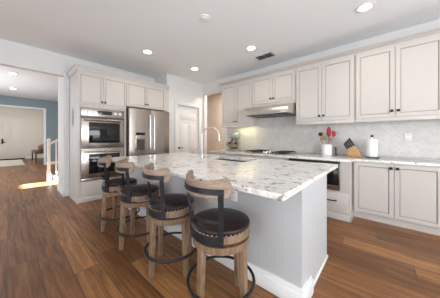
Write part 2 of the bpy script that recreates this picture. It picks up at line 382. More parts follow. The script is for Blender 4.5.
MB().box(3.565, 3.735, 1.765, 1.92, H - .014, H - .011).box(3.565, 3.735, 1.94, 2.095, H - .014, H - .011).build('backing', 'vent_dark', t)
m = MB()
for i in range(7):
    x = 3.575 + i * .024
    for y0, y1 in ((1.765, 1.92), (1.94, 2.095)): m.hexa([(x, y0, H - .022), (x + .004, y0, H - .022), (x + .004, y1, H - .022), (x, y1, H - .022), (x + .012, y0, H - .013), (x + .016, y0, H - .013), (x + .016, y1, H - .013), (x + .012, y1, H - .013)])
m.build('slats', 'vent', t)

# ------------------------------------------------------------------ cabinetry
def FX(Xf): return lambda u, v, w: (Xf - w, u, v)        # facing -X, u along Y
def FYm(Yf): return lambda u, v, w: (u, Yf - w, v)       # facing -Y, u along X

def door_mesh(fn, u0, u1, v0, v1, fr=.060, th=.022):
    g = .009
    loops = [(0, 0), (0, th - .003), (.003, th), (fr - g, th), (fr - g * .3, th - .004), (fr, th - .010), (fr + .006, th - .010), (fr + .016, th - .008)]
    mi = [0, 0, 0, 1, 1, 1, 0]
    m = MB(fn); t = bmesh.new(); rings = []
    for d, w in loops: rings.append([t.verts.new(p) for p in ((u0 + d, v0 + d, w), (u1 - d, v0 + d, w), (u1 - d, v1 - d, w), (u0 + d, v1 - d, w))])
    t.faces.new(rings[0][::-1])
    fl = []
    for k, (a, b) in enumerate(zip(rings, rings[1:])):
        for i in range(4): fl.append((t.faces.new((a[i], a[(i + 1) % 4], b[(i + 1) % 4], b[i])), mi[k]))
    t.faces.new(rings[-1])
    idx = {f: k for f, k in fl}
    for f in t.faces: f.material_index = idx.get(f, 0)
    me = bpy.data.meshes.new('tmp'); t.to_mesh(me); t.free(); m.b.from_mesh(me); bpy.data.meshes.remove(me)
    return m
def add_knob(fn, u, v, w, parent):
    m = MB(fn); m.lathe((u, v, w), [(.007, 0), (.007, .016)], 12); m.box(u - .018, u + .018, v - .018, v + .018, w + .014, w + .030, .005)
    return m.build('knob', 'bronze', parent)
def add_door(fn, parent, u0, u1, v0, v1, knob=None, name='door', fr=.060):
    d = door_mesh(fn, u0, u1, v0, v1, fr).build(name, ['cabinet', 'glaze'], parent, smooth=False)
    if knob: add_knob(fn, knob[0], knob[1], .022, d)
    return d

UX = 3.9
def upper(label, y0, y1, z0, z1, seam, kz, shift=0):
    t = thing('wall_cabinet', label, 'cabinet', (UX, (y0 + y1) / 2, z0), 'wall cabinets over the range counter')
    MB().box(UX, XW - .014, y0, y1, z0 + (.055 if z0 < 1.7 else 0), 2.66).build('body', 'cabinet', t)
    fn = FX(UX)
    m = MB(fn); m.box(y0 + .001, y1 - .001, z1, 2.655, 0, .010); m.build('top_rail', 'cabinet', t)
    if z0 < 1.7:
        MB().box(UX - .018, UX + .012, y0 + .001, y1 - .001, z0, z0 + .06, .005).build('light_rail', 'cabinet', t)
    g = .012
    add_door(fn, t, y0 + g, seam - .003, z0 + .062, z1, (seam - .036, kz))
    add_door(fn, t, seam + .003, y1 - g, z0 + .062, z1, (seam + .036, kz))
    return t
upper('off-white wall cabinet beside the doorway, over the green stand mixer', 2.404, 3.37, 1.512, 2.63, 2.888, 1.66)
upper('short off-white wall cabinet directly above the stainless range hood', 1.372, 2.398, 1.97, 2.63, 1.876, 2.115)
upper('off-white wall cabinet over the utensil crock and knife block', .385, 1.366, 1.502, 2.63, .888, 1.655)
upper('off-white wall cabinet over the paper towels and wall outlet', -.62, .379, 1.502, 2.63, -.115, 1.655)
upper('off-white wall cabinet closing the row at its camera end, past the wall outlet', -1.2, -.626, 1.502, 2.63, -.91, 1.655)
def crown(name, path, prof, glaze=()):
    """sweep a crown profile (out, z) along a mitred path of (x, y); outward is to the right of travel"""
    rings = []
    n = len(path)
    for i, p in enumerate(path):
        p = Vector(p)
        d0 = (p - Vector(path[i - 1])).normalized() if i else None
        d1 = (Vector(path[i + 1]) - p).normalized() if i < n - 1 else None
        f = lambda d: Vector((d.y, -d.x))
        if d0 is None: q = f(d1)
        elif d1 is None: q = f(d0)
        else:
            q = f(d0) + f(d1); q = q / (q.length_squared / 2) if q.length else f(d0)
            q = q * 1.0
        rings.append([(p.x + q.x * a, p.y + q.y * a, z) for a, z in prof])
    m = MB(); k = len(prof)
    for i in range(k - 1):
        m.mi = 1 if i in glaze else 0
        m.loft([[g[i], g[i + 1]] for g in rings], cap=False, closed=False)
    m.mi = 0; m.loft([[g[k - 1], g[0]] for g in rings], cap=False, closed=False)
    for g in (rings[0], rings[-1]):
        t = bmesh.new(); t.faces.new([t.verts.new(p) for p in g]); m._take(t)
    bmesh.ops.remove_doubles(m.b, verts=list(m.b.verts), dist=1e-5)
    return m
CP = [(0, 2.645), (.016, 2.645), (.016, 2.668), (.010, 2.672), (.010, 2.678), (.020, 2.682), (.032, 2.698), (.052, 2.708), (.047, 2.711), (.047, 2.715), (.060, 2.717), (.060, 2.738), (0, 2.738)]
# travel from the far end towards the camera along -Y: right of travel is -X
struct('trim_4', crown('c', [(XW - .005, 3.37), (UX, 3.37), (UX, -1.2)][::1], CP, (3, 8)), ['cabinet', 'glaze'])

# oven wall: tall oven cabinet, fridge surround
OY = 4.35
t = thing('oven_cabinet', 'tall off-white cabinet built around the stainless double oven', 'cabinet', (1.32, OY, 0))
MB().box(.87, .914, OY, YB - .005, 0, 2.60).box(1.706, 1.752, OY, YB - .005, 0, 2.60).box(.914, 1.706, OY, YB - .005, 1.84, 2.60).box(.914, 1.706, OY, YB - .005, 0, .40).box(.914, 1.706, YB - .1, YB - .005, .40, 1.84).build('body', 'cabinet', t)
MB().box(.863, 1.752, OY - .012, OY, 0, .10, .004).box(.855, .87, OY - .012, YB - .02, 0, .10, .004).build('baseboard', 'cabinet', t)
fn = FYm(OY)
add_door(fn, t, .876, 1.292, 1.885, 2.495, (1.268, 1.965), fr=.042); add_door(fn, t, 1.297, 1.748, 1.885, 2.495, (1.322, 1.965), fr=.042)
m = MB(fn); m.box(.93, 1.70, .125, .385, 0, .020, .004); dr = m.build('drawer', 'cabinet', t)
add_knob(fn, 1.315, .26, .02, dr)
t = thing('fridge_cabinet', 'off-white cabinet above the stainless refrigerator', 'cabinet', (2.25, OY, 1.98))
MB().box(1.756, 2.80, OY, YB - .005, 1.955, 2.60).build('body', 'cabinet', t)
MB().box(2.80, 2.85, OY, YB - .005, 0, 2.60).build('end_panel', 'cabinet', t)
add_door(fn, t, 1.760, 2.216, 1.965, 2.495, (2.190, 2.045), fr=.042); add_door(fn, t, 2.221, 2.725, 1.965, 2.495, (2.247, 2.045), fr=.042)
CP2 = [(0, 2.515), (.014, 2.515), (.014, 2.538), (.009, 2.542), (.009, 2.547), (.018, 2.551), (.030, 2.580), (.038, 2.594), (.035, 2.597), (.035, 2.601), (.042, 2.604), (.042, 2.632), (0, 2.632)]
m = crown('c', [(.87, YB - .005), (.87, OY), (2.85, OY)][::-1], [(-a, z) for a, z in CP2], (3, 8))
m.box(.875, 2.845, OY + .005, YB - .006, 2.602, 2.625)
struct('trim_5', m, ['cabinet', 'glaze'])

# double oven
t = thing('double_oven', 'stainless steel built-in double wall oven with black glass', 'oven', (1.31, OY, .405))
x0, x1 = .918, 1.702
MB().box(x0, x1, OY - .005, YB - .12, .405, 1.835).build('body', 'steel_dark', t)
pn = MB(fn).box(x0, x1, 1.665, 1.832, .006, .030, .004).build('control_panel', 'steel', t)
MB(fn).box(1.19, 1.45, 1.715, 1.79, .030, .033, .001).build('display', 'display', pn)
for kx in (1.02, 1.12, 1.52, 1.61):
    MB(fn).lathe((kx, 1.752, .030), [(0, 0), (.030, 0), (.030, .008), (.023, .010), (.021, .034), (.018, .038), (0, .038)], 24).build('knob', 'nickel', pn)
MB(fn).box(x0, x1, 1.632, 1.662, .006, .022).build('vent_strip', 'steel_dark', t)
def oven_door(v0, v1, wv0, wv1):
    d = MB(fn).box(x0, x1, v0, v1, .006, .040, .005).build('door', 'steel', t)
    MB(fn).box(x0 + .12, x1 - .10, wv0, wv1, .040, .043, .001).build('window', 'glass_black', d)
    hv = v1 - .030
    m = MB(fn).tube([(x0 + .04, hv, .092), (x1 - .04, hv, .092)], .014, 14)
    for ux in (x0 + .09, x1 - .09): m.tube([(ux, hv, .038), (ux, hv, .090)], .010, 10)
    m.build('handle', 'steel', d); return d
d = oven_door(1.035, 1.628, 1.14, 1.55)
MB(fn).box(1.25, 1.38, 1.075, 1.105, .040, .0425, .001).build('badge', 'steel_dark', d)
oven_door(.455, 1.005, .54, .925)
MB(fn).box(x0, x1, 1.007, 1.033, .006, .018).build('trim_strip', 'steel', t); MB(fn).box(x0, x1, .405, .452, .006, .022, .002).build('trim_strip', 'steel', t)

# refrigerator
FYr = 4.20
t = thing('refrigerator', 'stainless french-door refrigerator with a water dispenser', 'refrigerator', (2.25, 4.6, 0))
MB().box(1.765, 2.77, FYr + .06, YB - .06, .02, 1.90).build('body', 'steel_dark', t)
fr = FYm(FYr)
def bowed(u0, u1, v0, v1, wmax=.022, n=8):
    g = []
    for i in range(n + 1):
        a = i / n; u = u0 + (u1 - u0) * a; w = wmax * (1 - (2 * a - 1) ** 2)
        g.append((u, w))
    m = MB(fr); poly = [(u0, -.058)] + g + [(u1, -.058)]
    m.loft([[(u, v, w) for u, w in poly] for v in (v0, v1)]); return m
dl = bowed(1.762, 2.262, .74, 1.905).build('door', 'steel', t)
drr = bowed(2.270, 2.772, .74, 1.905).build('door', 'steel', t)
dz = bowed(1.762, 2.772, .06, .73).build('freezer_drawer', 'steel', t)
def bar(u, v0, v1, parent, horiz=None):
    if horiz: m = MB(fr).tube([(horiz[0], u, .03), (horiz[0] + .02, u, .075), (horiz[1] - .02, u, .075), (horiz[1], u, .03)], .013, 12)
    else: m = MB(fr).tube([(u, v0, .008), (u, v0 + .03, .062), (u, (v0 + v1) / 2, .070), (u, v1 - .03, .062), (u, v1, .008)], .013, 12)
    m.build('handle', 'chrome', parent)
bar(2.215, .86, 1.80, dl); bar(2.318, .86, 1.80, drr); bar(.64, 0, 0, dz, (1.87, 2.66))
dsp = MB(fr).box(1.885, 2.115, .93, 1.30, .020, .024, .002).box(1.885, 2.115, 1.22, 1.30, .022, .032, .004).build('dispenser', 'steel', dl)
MB(fr).box(1.895, 2.105, 1.305, 1.365, .018, .027, .002).build('display', 'glass_black', dl)
MB(fr).box(1.905, 2.095, .95, 1.21, .0235, .0255).build('recess', 'steel_dark', dl)
MB(fr).box(1.915, 2.085, .945, .965, .0255, .045, .002).build('tray', 'steel', dl)
MB(fr).box(2.64, 2.73, 1.845, 1.865, .006, .0125, .001).build('badge', 'steel_dark', drr)

# right-hand base cabinets
BX = 3.60
def base(label, y0, y1, seam):
    t = thing('base_cabinet', label, 'cabinet', (BX, (y0 + y1) / 2, 0), 'base cabinets along the range wall')
    MB().box(BX, XW - .005, y0, y1, .10, .882).build('body', 'cabinet', t)
    MB().box(BX + .02, XW - .005, y0, y1, 0, .10).build('toe_kick', 'cabinet', t)
    f = FX(BX)
    add_door(f, t, y0 + .012, seam - .003, .105, .862, (seam - .034, .812), fr=.055); add_door(f, t, seam + .003, y1 - .014, .105, .862, (seam + .034, .812), fr=.055)
base('off-white two-door base cabinet under the paper towels', -.56, .375, -.096)
base('off-white two-door base cabinet closing the counter run at its camera end', -1.2, -.566, -.88)

# bump-out units under the cooktop counter
CX = 3.33
f = FX(CX)
t = thing('base_cabinet', 'off-white base cabinet that holds the drawer microwave', 'cabinet', (CX, .88, 0), 'base cabinets along the range wall')
MB().box(CX, XW - .005, .385, .508, 0, .882).box(CX, XW - .005, 1.292, 1.372, 0, .882).box(CX, XW - .005, .508, 1.292, 0, .435).box(XW - .1, XW - .005, .508, 1.292, .435, .882).build('body', 'cabinet', t)
MB().box(CX - .012, CX, .373, 1.372, 0, .085, .003).box(CX - .012, BX + .018, .373, .385, 0, .085, .003).build('baseboard', 'cabinet', t)
dr = MB(f).box(.415, 1.355, .118, .405, 0, .020, .004).build('drawer', 'cabinet', t)
for hy in (.625, 1.15):
    MB(f).tube([(hy - .065, .285, .02), (hy - .06, .285, .045), (hy + .06, .285, .045), (hy + .065, .285, .02)], .008, 10).box(hy - .072, hy - .058, .27, .30, .019, .026, .003).box(hy + .058, hy + .072, .27, .30, .019, .026, .003).build('handle', 'bronze', dr)
t = thing('base_cabinet', 'off-white base cabinet under the gas cooktop', 'cabinet', (CX, 1.88, 0), 'base cabinets along the range wall')
MB().box(CX, XW - .005, 1.374, 2.400, 0, .882).build('body', 'cabinet', t)
add_door(f, t, 1.386, 1.884, .105, .862, (1.85, .80)); add_door(f, t, 1.890, 2.388, .105, .862, (1.924, .80))
t = thing('base_cabinet', 'off-white base cabinet under the green stand mixer, next to the doorway', 'cabinet', (CX, 2.85, 0), 'base cabinets along the range wall')
MB().box(CX, XW - .005, 2.402, 3.30, 0, .882).build('body', 'cabinet', t)
add_door(f, t, 2.414, 2.848, .105, .862, (2.814, .80)); add_door(f, t, 2.854, 3.288, .105, .862, (2.888, .80))

t = thing('drawer_microwave', 'black glass drawer microwave set in the cabinet beside the island end', 'microwave', (CX, .9, .44))
MB().box(CX - .004, XW - .12, .514, 1.286, .440, .876).build('body', 'steel_dark', t)
fm = FX(CX)
MB(fm).box(.514, 1.286, .442, .845, .005, .030, .003).build('door', 'steel', t)
MB(fm).box(.520, 1.280, .520, .838, .030, .033, .001).build('window', 'glass_black', t)
MB(fm).box(.514, 1.286, .848, .874, .005, .024, .002).build('control_strip', 'black', t)

# wall countertop (one continuous slab with the bump-out)
t = MB(); t.prism([(3.575, -1.2), (XW - .014, -1.2), (XW - .014, 3.34), (3.300, 3.34), (3.300, .365), (3.575, .365)], .8835, .914, 'Z', .004)
tag(t.build('countertop', 'granite', loc=(3.9, 1.0, .8835)), 'speckled granite worktop along the range wall', 'countertop')

# cooktop
t = thing('gas_cooktop', 'stainless gas cooktop with black cast-iron grates under the hood', 'cooktop', (3.78, 1.885, .914))
MB().box(3.47, 4.10, 1.42, 2.35, .9145, .924, .004).build('body', 'steel', t)
for y0, y1 in ((1.43, 1.72), (2.05, 2.34)):
    m = MB()
    for i in range(5):
        y = y0 + .02 + i * (y1 - y0 - .04) / 4; m.box(3.51, 4.07, y - .006, y + .006, .944, .962, .003)
    for x in (3.52, 3.65, 3.79, 3.93, 4.06): m.box(x - .006, x + .006, y0 + .012, y1 - .012, .946, .960, .003)
    for x in (3.52, 4.06):
        for y in (y0 + .02, y1 - .02): m.box(x - .008, x + .008, y - .008, y + .008, .9242, .95)
    m.build('grate', 'iron', t)
    for x in (3.66, 3.93): MB().lathe((x, (y0 + y1) / 2, .9242), [(0, 0), (.055, 0), (.055, .008), (.036, .010), (.036, .017), (0, .018)], 20).build('burner', 'iron', t)
m = MB()
for i, x in enumerate((3.52, 3.60, 3.68, 3.76)):
    MB().lathe((x, 1.885 + (.05 if i % 2 else -.05), .9242), [(0, 0), (.022, 0), (.022, .008), (.018, .010), (.016, .030), (0, .031)], 18).build('knob', 'chrome', t)

# range hood
t = thing('range_hood', 'stainless steel under-cabinet range hood over the cooktop', 'range hood', (3.7, 1.88, 1.72))
HX = 3.50
hp = [(XW - .014, 1.777), (HX, 1.777), (HX + .004, 1.790)] + [(HX + .004 + .30 * (1 - math.cos(math.pi / 2 * i / 8)) * .75 + .075 * i / 8, 1.790 + .165 * math.sin(math.pi / 2 * i / 8)) for i in range(1, 9)] + [(UX - .03, 1.962), (XW - .014, 1.962)]
t_ = MB(lambda u, v, d: (u, d, v)).loft([[(u, v, d) for u, v in hp] for d in (1.385, 2.385)]).build('canopy', 'hood_steel', t)
MB().box(HX - .004, XW - .014, 1.381, 2.389, 1.738, 1.776, .004).build('lip', 'hood_steel', t)
m = MB().box(HX + .05, XW - .06, 1.43, 1.87, 1.727, 1.7375, .002).box(HX + .05, XW - .06, 1.90, 2.34, 1.727, 1.7375, .002); m.build('filter', 'steel_dark', t)
for i in range(3): MB().lathe((HX - .004, 1.55 + i * .05, 1.757), [(0, 0), (.010, 0), (.009, -.008), (0, -.008)], 12, 'X').build('button', 'steel_dark', t)

# under-cabinet strip light
t = thing('under_cabinet_light', 'warm strip light under the wall cabinet next to the range hood', 'light', (4.05, 2.7, 1.54))
MB().box(4.02, 4.08, 2.47, 3.0, 1.552, 1.566, .003).build('housing', 'white', t)
MB().box(4.03, 4.07, 2.49, 2.98, 1.549, 1.5525).build('lens', 'undercab', t)
ld = bpy.data.lights.new('strip', 'AREA'); ld.shape = 'RECTANGLE'; ld.size = .04; ld.size_y = .5; ld.energy = 1.6; ld.color = (1.0, .85, .45)
lo = bpy.data.objects.new('tube_light', ld); COL.objects.link(lo); lo.parent = t; lo.location = (0, .03, .005)

# ------------------------------------------------------------------ island
IX0, IX1, IY0, IY1 = 1.42, 2.20, .455, 3.40
t = thing('kitchen_island', 'long white painted kitchen island base under the granite top', 'kitchen island', (1.8, 1.9, 0))
SX0, SX1, SY0, SY1 = 2.10, 2.52, 1.44, 2.24          # sink cut-out
IXB, IYB = 2.62, .78                                 # sink-side cabinets, set back from the end panel
MB().box(IX0, IX1, IY0, IYB, 0, .872).box(IX0, IXB, IYB, SY0 - .03, 0, .872).box(IX0, IXB, SY1 + .03, IY1, 0, .872).box(IX0, SX0 - .03, SY0 - .03, SY1 + .03, 0, .872).box(SX0 - .03, IXB, SY0 - .03, SY1 + .03, 0, .62).box(SX1 + .03, IXB, SY0 - .03, SY1 + .03, .62, .872).build('body', 'island', t, smooth=False)
m = MB()
for o_, z0, z1 in ((.028, 0, .112), (.018, .112, .138)):
    m.prism([(IX0 - o_, IY1), (IX0 - o_, IY0 - o_), (IX0 + .172 + o_, IY0 - o_), (IX0 + .172 + o_, IY0 - .0005), (IX0 - .0005, IY0 - .0005), (IX0 - .0005, IY1)], z0, z1, 'Z', .004)
m.box(IX0 + .201, IX1, IY0 - .014, IY0, 0, .03, .005)
m.build('baseboard', 'trim', t)
fi = lambda u, v, w: (IXB + w, u, v)
for k in range(4):
    a = IYB + .02 + k * .65
    door_mesh(fi, a, a + .64, .12, .84).build('door', ['island', 'glaze'], t, smooth=False)
def slab_with_hole(x0, x1, y0, y1, z0, z1, hx0, hx1, hy0, hy1, e=.008):
    t_ = bmesh.new()
    def ring(px0, px1, py0, py1, z): return [t_.verts.new(p) for p in ((px0, py0, z), (px1, py0, z), (px1, py1, z), (px0, py1, z))]
    L = [ring(hx0, hx1, hy0, hy1, z0), ring(x0 + e, x1 - e, y0 + e, y1 - e, z0), ring(x0, x1, y0, y1, z0 + e), ring(x0, x1, y0, y1, z1 - e), ring(x0 + e, x1 - e, y0 + e, y1 - e, z1), ring(hx0, hx1, hy0, hy1, z1)]
    L.append(L[0])
    for a, b in zip(L, L[1:]):
        for i in range(4): t_.faces.new((a[i], a[(i + 1) % 4], b[(i + 1) % 4], b[i]))
    m = MB(); m._take(t_); return m
tag(slab_with_hole(1.04, 2.68, .432, 3.45, .873, .914, SX0, SX1, SY0, SY1).build('island_countertop', 'granite', loc=(1.6, 1.9, .873)), 'large speckled cream granite slab topping the kitchen island', 'countertop')
# sink
t = thing('sink', 'dark grey undermount sink in the island worktop', 'sink', (2.30, 1.87, .65))
a = .006
MB().box(SX0 - .02, SX1 + .02, SY0 - .02, SY1 + .02, .66, .666).box(SX0 - .02, SX0 - .008, SY0 - .02, SY1 + .02, .666, .871).box(SX1 + .008, SX1 + .02, SY0 - .02, SY1 + .02, .666, .871).box(SX0 - .008, SX1 + .008, SY0 - .02, SY0 - .008, .666, .871).box(SX0 - .008, SX1 + .008, SY1 + .008, SY1 + .02, .666, .871).build('basin', 'sink_grey', t)
MB().lathe((2.30, 1.87, .6662), [(0, 0), (.045, 0), (.045, .004), (.03, .002), (0, .002)], 20).build('drain', 'chrome', t)
# faucet
fx, fy = 2.02, 2.16
t = thing('faucet', 'tall chrome gooseneck faucet with a side lever beside the sink', 'faucet', (fx, fy, .914))
MB().lathe((fx, fy, .9142), [(0, 0), (.030, 0), (.030, .006), (.024, .012), (.022, .10), (.016, .11), (0, .11)], 20).build('base', 'faucet_steel', t)
d = Vector((.72, -.69)); pts = [(fx, fy, 1.02), (fx, fy, 1.27)]
for i in range(1, 15):
    a = math.pi * i / 14 * .97; rr = .135
    pts.append((fx + d.x * rr * (1 - math.cos(a)), fy + d.y * rr * (1 - math.cos(a)), 1.27 + rr * math.sin(a)))
MB().tube(pts, .0115, 12).build('neck', 'faucet_steel', t)
e = Vector(pts[-1]); MB().tube([e, e + Vector((.002, -.002, -.09))], [.015, .019], 12).build('spray_head', 'faucet_steel', t)
MB().tube([(fx, fy, .99), (fx - .035, fy + .025, 1.0), (fx - .075, fy + .055, 1.075)], [.012, .010, .007], 10).build('handle', 'faucet_steel', t)
sx_, sy_ = 1.97, 2.38
t = thing('soap_dispenser', 'small chrome soap pump on the island beside the faucet', 'soap dispenser', (sx_, sy_, .914))
MB().lathe((sx_, sy_, .9142), [(0, 0), (.024, 0), (.022, .008), (.012, .014), (.010, .06), (0, .06)], 16).build('base', 'faucet_steel', t)
MB().tube([(sx_, sy_, .97), (sx_, sy_, .995), (sx_ + .04, sy_ - .03, 1.0), (sx_ + .055, sy_ - .042, .985)], .008, 8).build('spout', 'faucet_steel', t)

# outlets
def outlet(name, label, fn, u, v):
    c = fn(u, v, 0)
    t = thing(name, label, 'outlet', c)
    MB(fn).box(u - .037, u + .037, v - .060, v + .060, .001, .007, .003).build('plate', 'white', t)
    for dv in (-.022, .022):
        r_ = MB(fn).box(u - .017, u + .017, v + dv - .014, v + dv + .014, .007, .009, .001).build('receptacle', 'white', t)
        MB(fn).box(u - .008, u - .005, v + dv - .006, v + dv + .006, .0088, .0094).box(u + .005, u + .008, v + dv - .006, v + dv + .006, .0088, .0094).build('slots', 'black', r_)
outlet('wall_outlet', 'white electrical outlet on the tiled backsplash past the paper towels', FX(XW - .012), -.276, 1.256)
outlet('island_outlet', 'white electrical outlet on the island front under the overhang, behind the nearest stool', FX(IX0), 1.07, .70)

# ------------------------------------------------------------------ bar stools
def make_stool():
    t = thing('bar_stool', 'x', 'bar stool', (0, 0, 0), 'swivel bar stools along the island')
    rad = .215
    legs = []
    for k in range(4):
        a = k * math.pi / 2
        ca, sa = math.cos(a), math.sin(a)
        def P(r, tng, z): return (ca * r - sa * tng, sa * r + ca * tng, z)
        h0, h1 = .021, .022
        ro, rt = .218, .196
        m = MB().hexa([P(ro - h0, -h0, 0), P(ro + h0, -h0, 0), P(ro + h0, h0, 0), P(ro - h0, h0, 0), P(rt - h1, -h1, .500), P(rt + h1, -h1, .500), P(rt + h1, h1, .500), P(rt - h1, h1, .500)], .004)
        m.build('leg', 'stool_wood', t)
    MB().lathe((0, 0, 0), [(.165, .478), (.207, .478), (.212, .483), (.212, .520), (.207, .525), (.165, .525), (.165, .478)], 48).build('apron_ring', 'stool_wood', t)
    U = []
    DZ_ = .018
    U.append(MB().lathe((0, 0, 0), [(0, .5255), (.11, .5255), (.11, .546), (0, .546)], 32).build('swivel_plate', 'metal_black', t))
    U.append(MB().lathe((0, 0, 0), [(0, .5465), (.205, .5465), (.216, .552), (.216, .596), (.212, .601), (0, .601)], 48).build('seat_ring', 'stool_wood', t))
    c = MB().lathe((0, 0, 0), [(0, .6015), (.208, .6015), (.215, .610), (.218, .623), (.212, .634), (.19, .644), (.15, .651), (.08, .655), (0, .656)], 48).build('cushion', 'leather', t)
    U.append(c)
    m = MB()
    for i in range(44):
        a = 2 * math.pi * i / 44; m.ball((.2155 * math.cos(a), .2155 * math.sin(a), .6085), .0065, 8)
    m.build('nailhead_trim', 'nail', c)
    # black iron back frame: seat band, two uprights, two cross bars. The back is at -X.
    A = R(52)
    def band(r0, r1, z0, z1, a0, a1, n=24):
        m = MB(); rings = []
        for i in range(n + 1):
            a = a0 + (a1 - a0) * i / n; ca, sa = math.cos(a), math.sin(a)
            rings.append([(r0 * ca, r0 * sa, z0), (r1 * ca, r1 * sa, z0), (r1 * ca, r1 * sa, z1), (r0 * ca, r0 * sa, z1)])
        return m.loft(rings)
    U.append(band(.2175, .224, .546, .600, math.pi - A, math.pi + A).build('seat_band', 'metal_black', t))
    def upright(sg):
        a = math.pi + sg * (A - R(4)); hw = .018; rings = []
        for r, z in ((.225, .548), (.225, .61), (.232, .70), (.246, .80), (.263, .920)):
            p = Vector((math.cos(a) * r, math.sin(a) * r, z)); tg = Vector((-math.sin(a), math.cos(a), 0)); nn = Vector((math.cos(a), math.sin(a), 0))
            rings.append([p - tg * hw, p + tg * hw, p + tg * hw + nn * .008, p - tg * hw + nn * .008])
        return MB().loft(rings)
    for sg in (-1, 1): U.append(upright(sg).build('upright', 'metal_black', t))
    U.append(band(.2630, .2705, .888, .922, math.pi - A, math.pi + A).build('top_bar', 'metal_black', t))
    U.append(band(.2245, .2315, .690, .714, math.pi - A + R(6), math.pi + A - R(6)).build('lower_bar', 'metal_black', t))
    # wooden top rest: scooped upper edge, rounded lobes at both ends
    rings = []; n = 32; AW = R(64)
    for i in range(n + 1):
        s = -1 + 2 * i / n; a = math.pi + s * AW
        cap = math.sqrt(max(0.0, 1 - max(0, (abs(s) - .86) / .14) ** 2)); cap = max(cap, .12)
        zc = .924 + .008 * s * s
        up = (.036 + .030 * s * s) * cap; dn = (.062 + .008 * s * s) * cap
        r0, r1 = .232, .2625; ca, sa = math.cos(a), math.sin(a)
        ring = []
        for rr, zz in ((r0 + .004, zc - dn), (r1 - .004, zc - dn), (r1, zc - dn + .006 * cap), (r1, zc + up - .006 * cap), (r1 - .004, zc + up), (r0 + .004, zc + up), (r0, zc + up - .006 * cap), (r0, zc - dn + .006 * cap)):
            ring.append((rr * ca, rr * sa, zz))
        rings.append(ring)
    U.append(MB().loft(rings).build('backrest', 'stool_back', t))
    m = MB(); m.tube([(.246 * math.cos(2 * math.pi * i / 56), .246 * math.sin(2 * math.pi * i / 56), .19) for i in range(56)], .0115, 10, True)
    m.build('foot_ring', 'metal_black', t)
    return t
stool = make_stool()
SP = [((1.065, .93), -7, 'swivel bar stool nearest the camera, at the near end of the island'),
      ((1.06, 1.56), -11, 'second swivel bar stool from the camera along the island'),
      ((1.05, 2.20), -13, 'third swivel bar stool from the camera, second from the oven wall'),
      ((1.05, 2.81), -20, 'swivel bar stool farthest from the camera, closest to the double oven')]
for i, ((x, y), rz, lab) in enumerate(SP):
    s_ = stool if i == 0 else copy_tree(stool)
    s_.location = (x, y, 0); s_['label'] = lab
    for ch in s_.children:                     # the seat swivels, the legs stay
        if not ch.name.startswith(('leg', 'apron', 'foot')): ch.rotation_euler = (0, 0, R(rz))

# ------------------------------------------------------------------ things on the worktop
Z = .9145
kx, ky = 4.00, .83
t = thing('utensil_crock', 'white ceramic crock full of cooking utensils', 'utensil holder', (kx, ky, Z))
MB().lathe((kx, ky, Z), [(0, 0), (.088, 0), (.093, .006), (.093, .20), (.090, .204), (.084, .20), (.084, .02), (0, .02)], 36).build('body', 'white', t)
def utensil(name, label, dx, dy, frac, top, hm, headm, flat=(1, .25, 1.5), hr=.03):
    q = Vector((dx, dy)).normalized()
    def at(z): rr = (.028 + .24 * (z - .028)) * frac; return Vector((kx + q.x * rr, ky + q.y * rr, Z + z))
    b0, b1 = at(.028), at(top)
    t = thing(name, label, 'utensil', b0, 'utensils in the white crock')
    MB().tube([b0, b1], .0065, 8).build('handle', hm, t)
    dd = (b1 - b0).normalized(); c = b1 + dd * hr * flat[2] * .8
    MB().ball(c, hr, 14, flat).build('head', headm, t)
utensil('ladle', 'black ladle standing in the white crock', -.25, 1, .85, .37, 'black', 'black', (1, 1, .9), .042)
utensil('spatula', 'taller red spatula in the middle of the white crock', .6, -.35, .45, .365, 'red', 'red', (.35, 1, 2.3), .042)
utensil('spoon', 'smaller red spoon leaning toward the knife block in the white crock', .1, -1, 1.0, .36, 'red', 'red', (.4, 1, 1.7), .034)
utensil('spoon', 'light wooden spoon leaning low at the doorway side of the white crock', -.7, .75, 1.0, .275, 'wood_light', 'wood_light', (.4, 1, 1.6), .032)
utensil('spatula', 'grey-green spatula at the front of the white crock', -1, -.05, 1.0, .285, 'grey_green', 'grey_green', (.4, 1, 1.7), .032)
utensil('turner', 'grey-green turner leaning at the knife block side of the white crock', -.6, -.8, 1.0, .27, 'wood_light', 'grey_green', (.4, 1, 1.5), .028)
# slim dark pepper mill beside the crock
px_, py_ = 4.12, .70
t = thing('pepper_mill', 'slim dark pepper mill between the white crock and knife block', 'pepper mill', (px_, py_, Z))
MB().lathe((px_, py_, Z), [(0, 0), (.020, 0), (.021, .01), (.013, .05), (.014, .14), (.019, .15), (.017, .155), (0, .155)], 16).build('body', 'dark_wood', t)
MB().lathe((px_, py_, Z), [(0, .156), (.017, .156), (.018, .175), (.008, .19), (.009, .20), (0, .205)], 16).build('top', 'chrome', t)
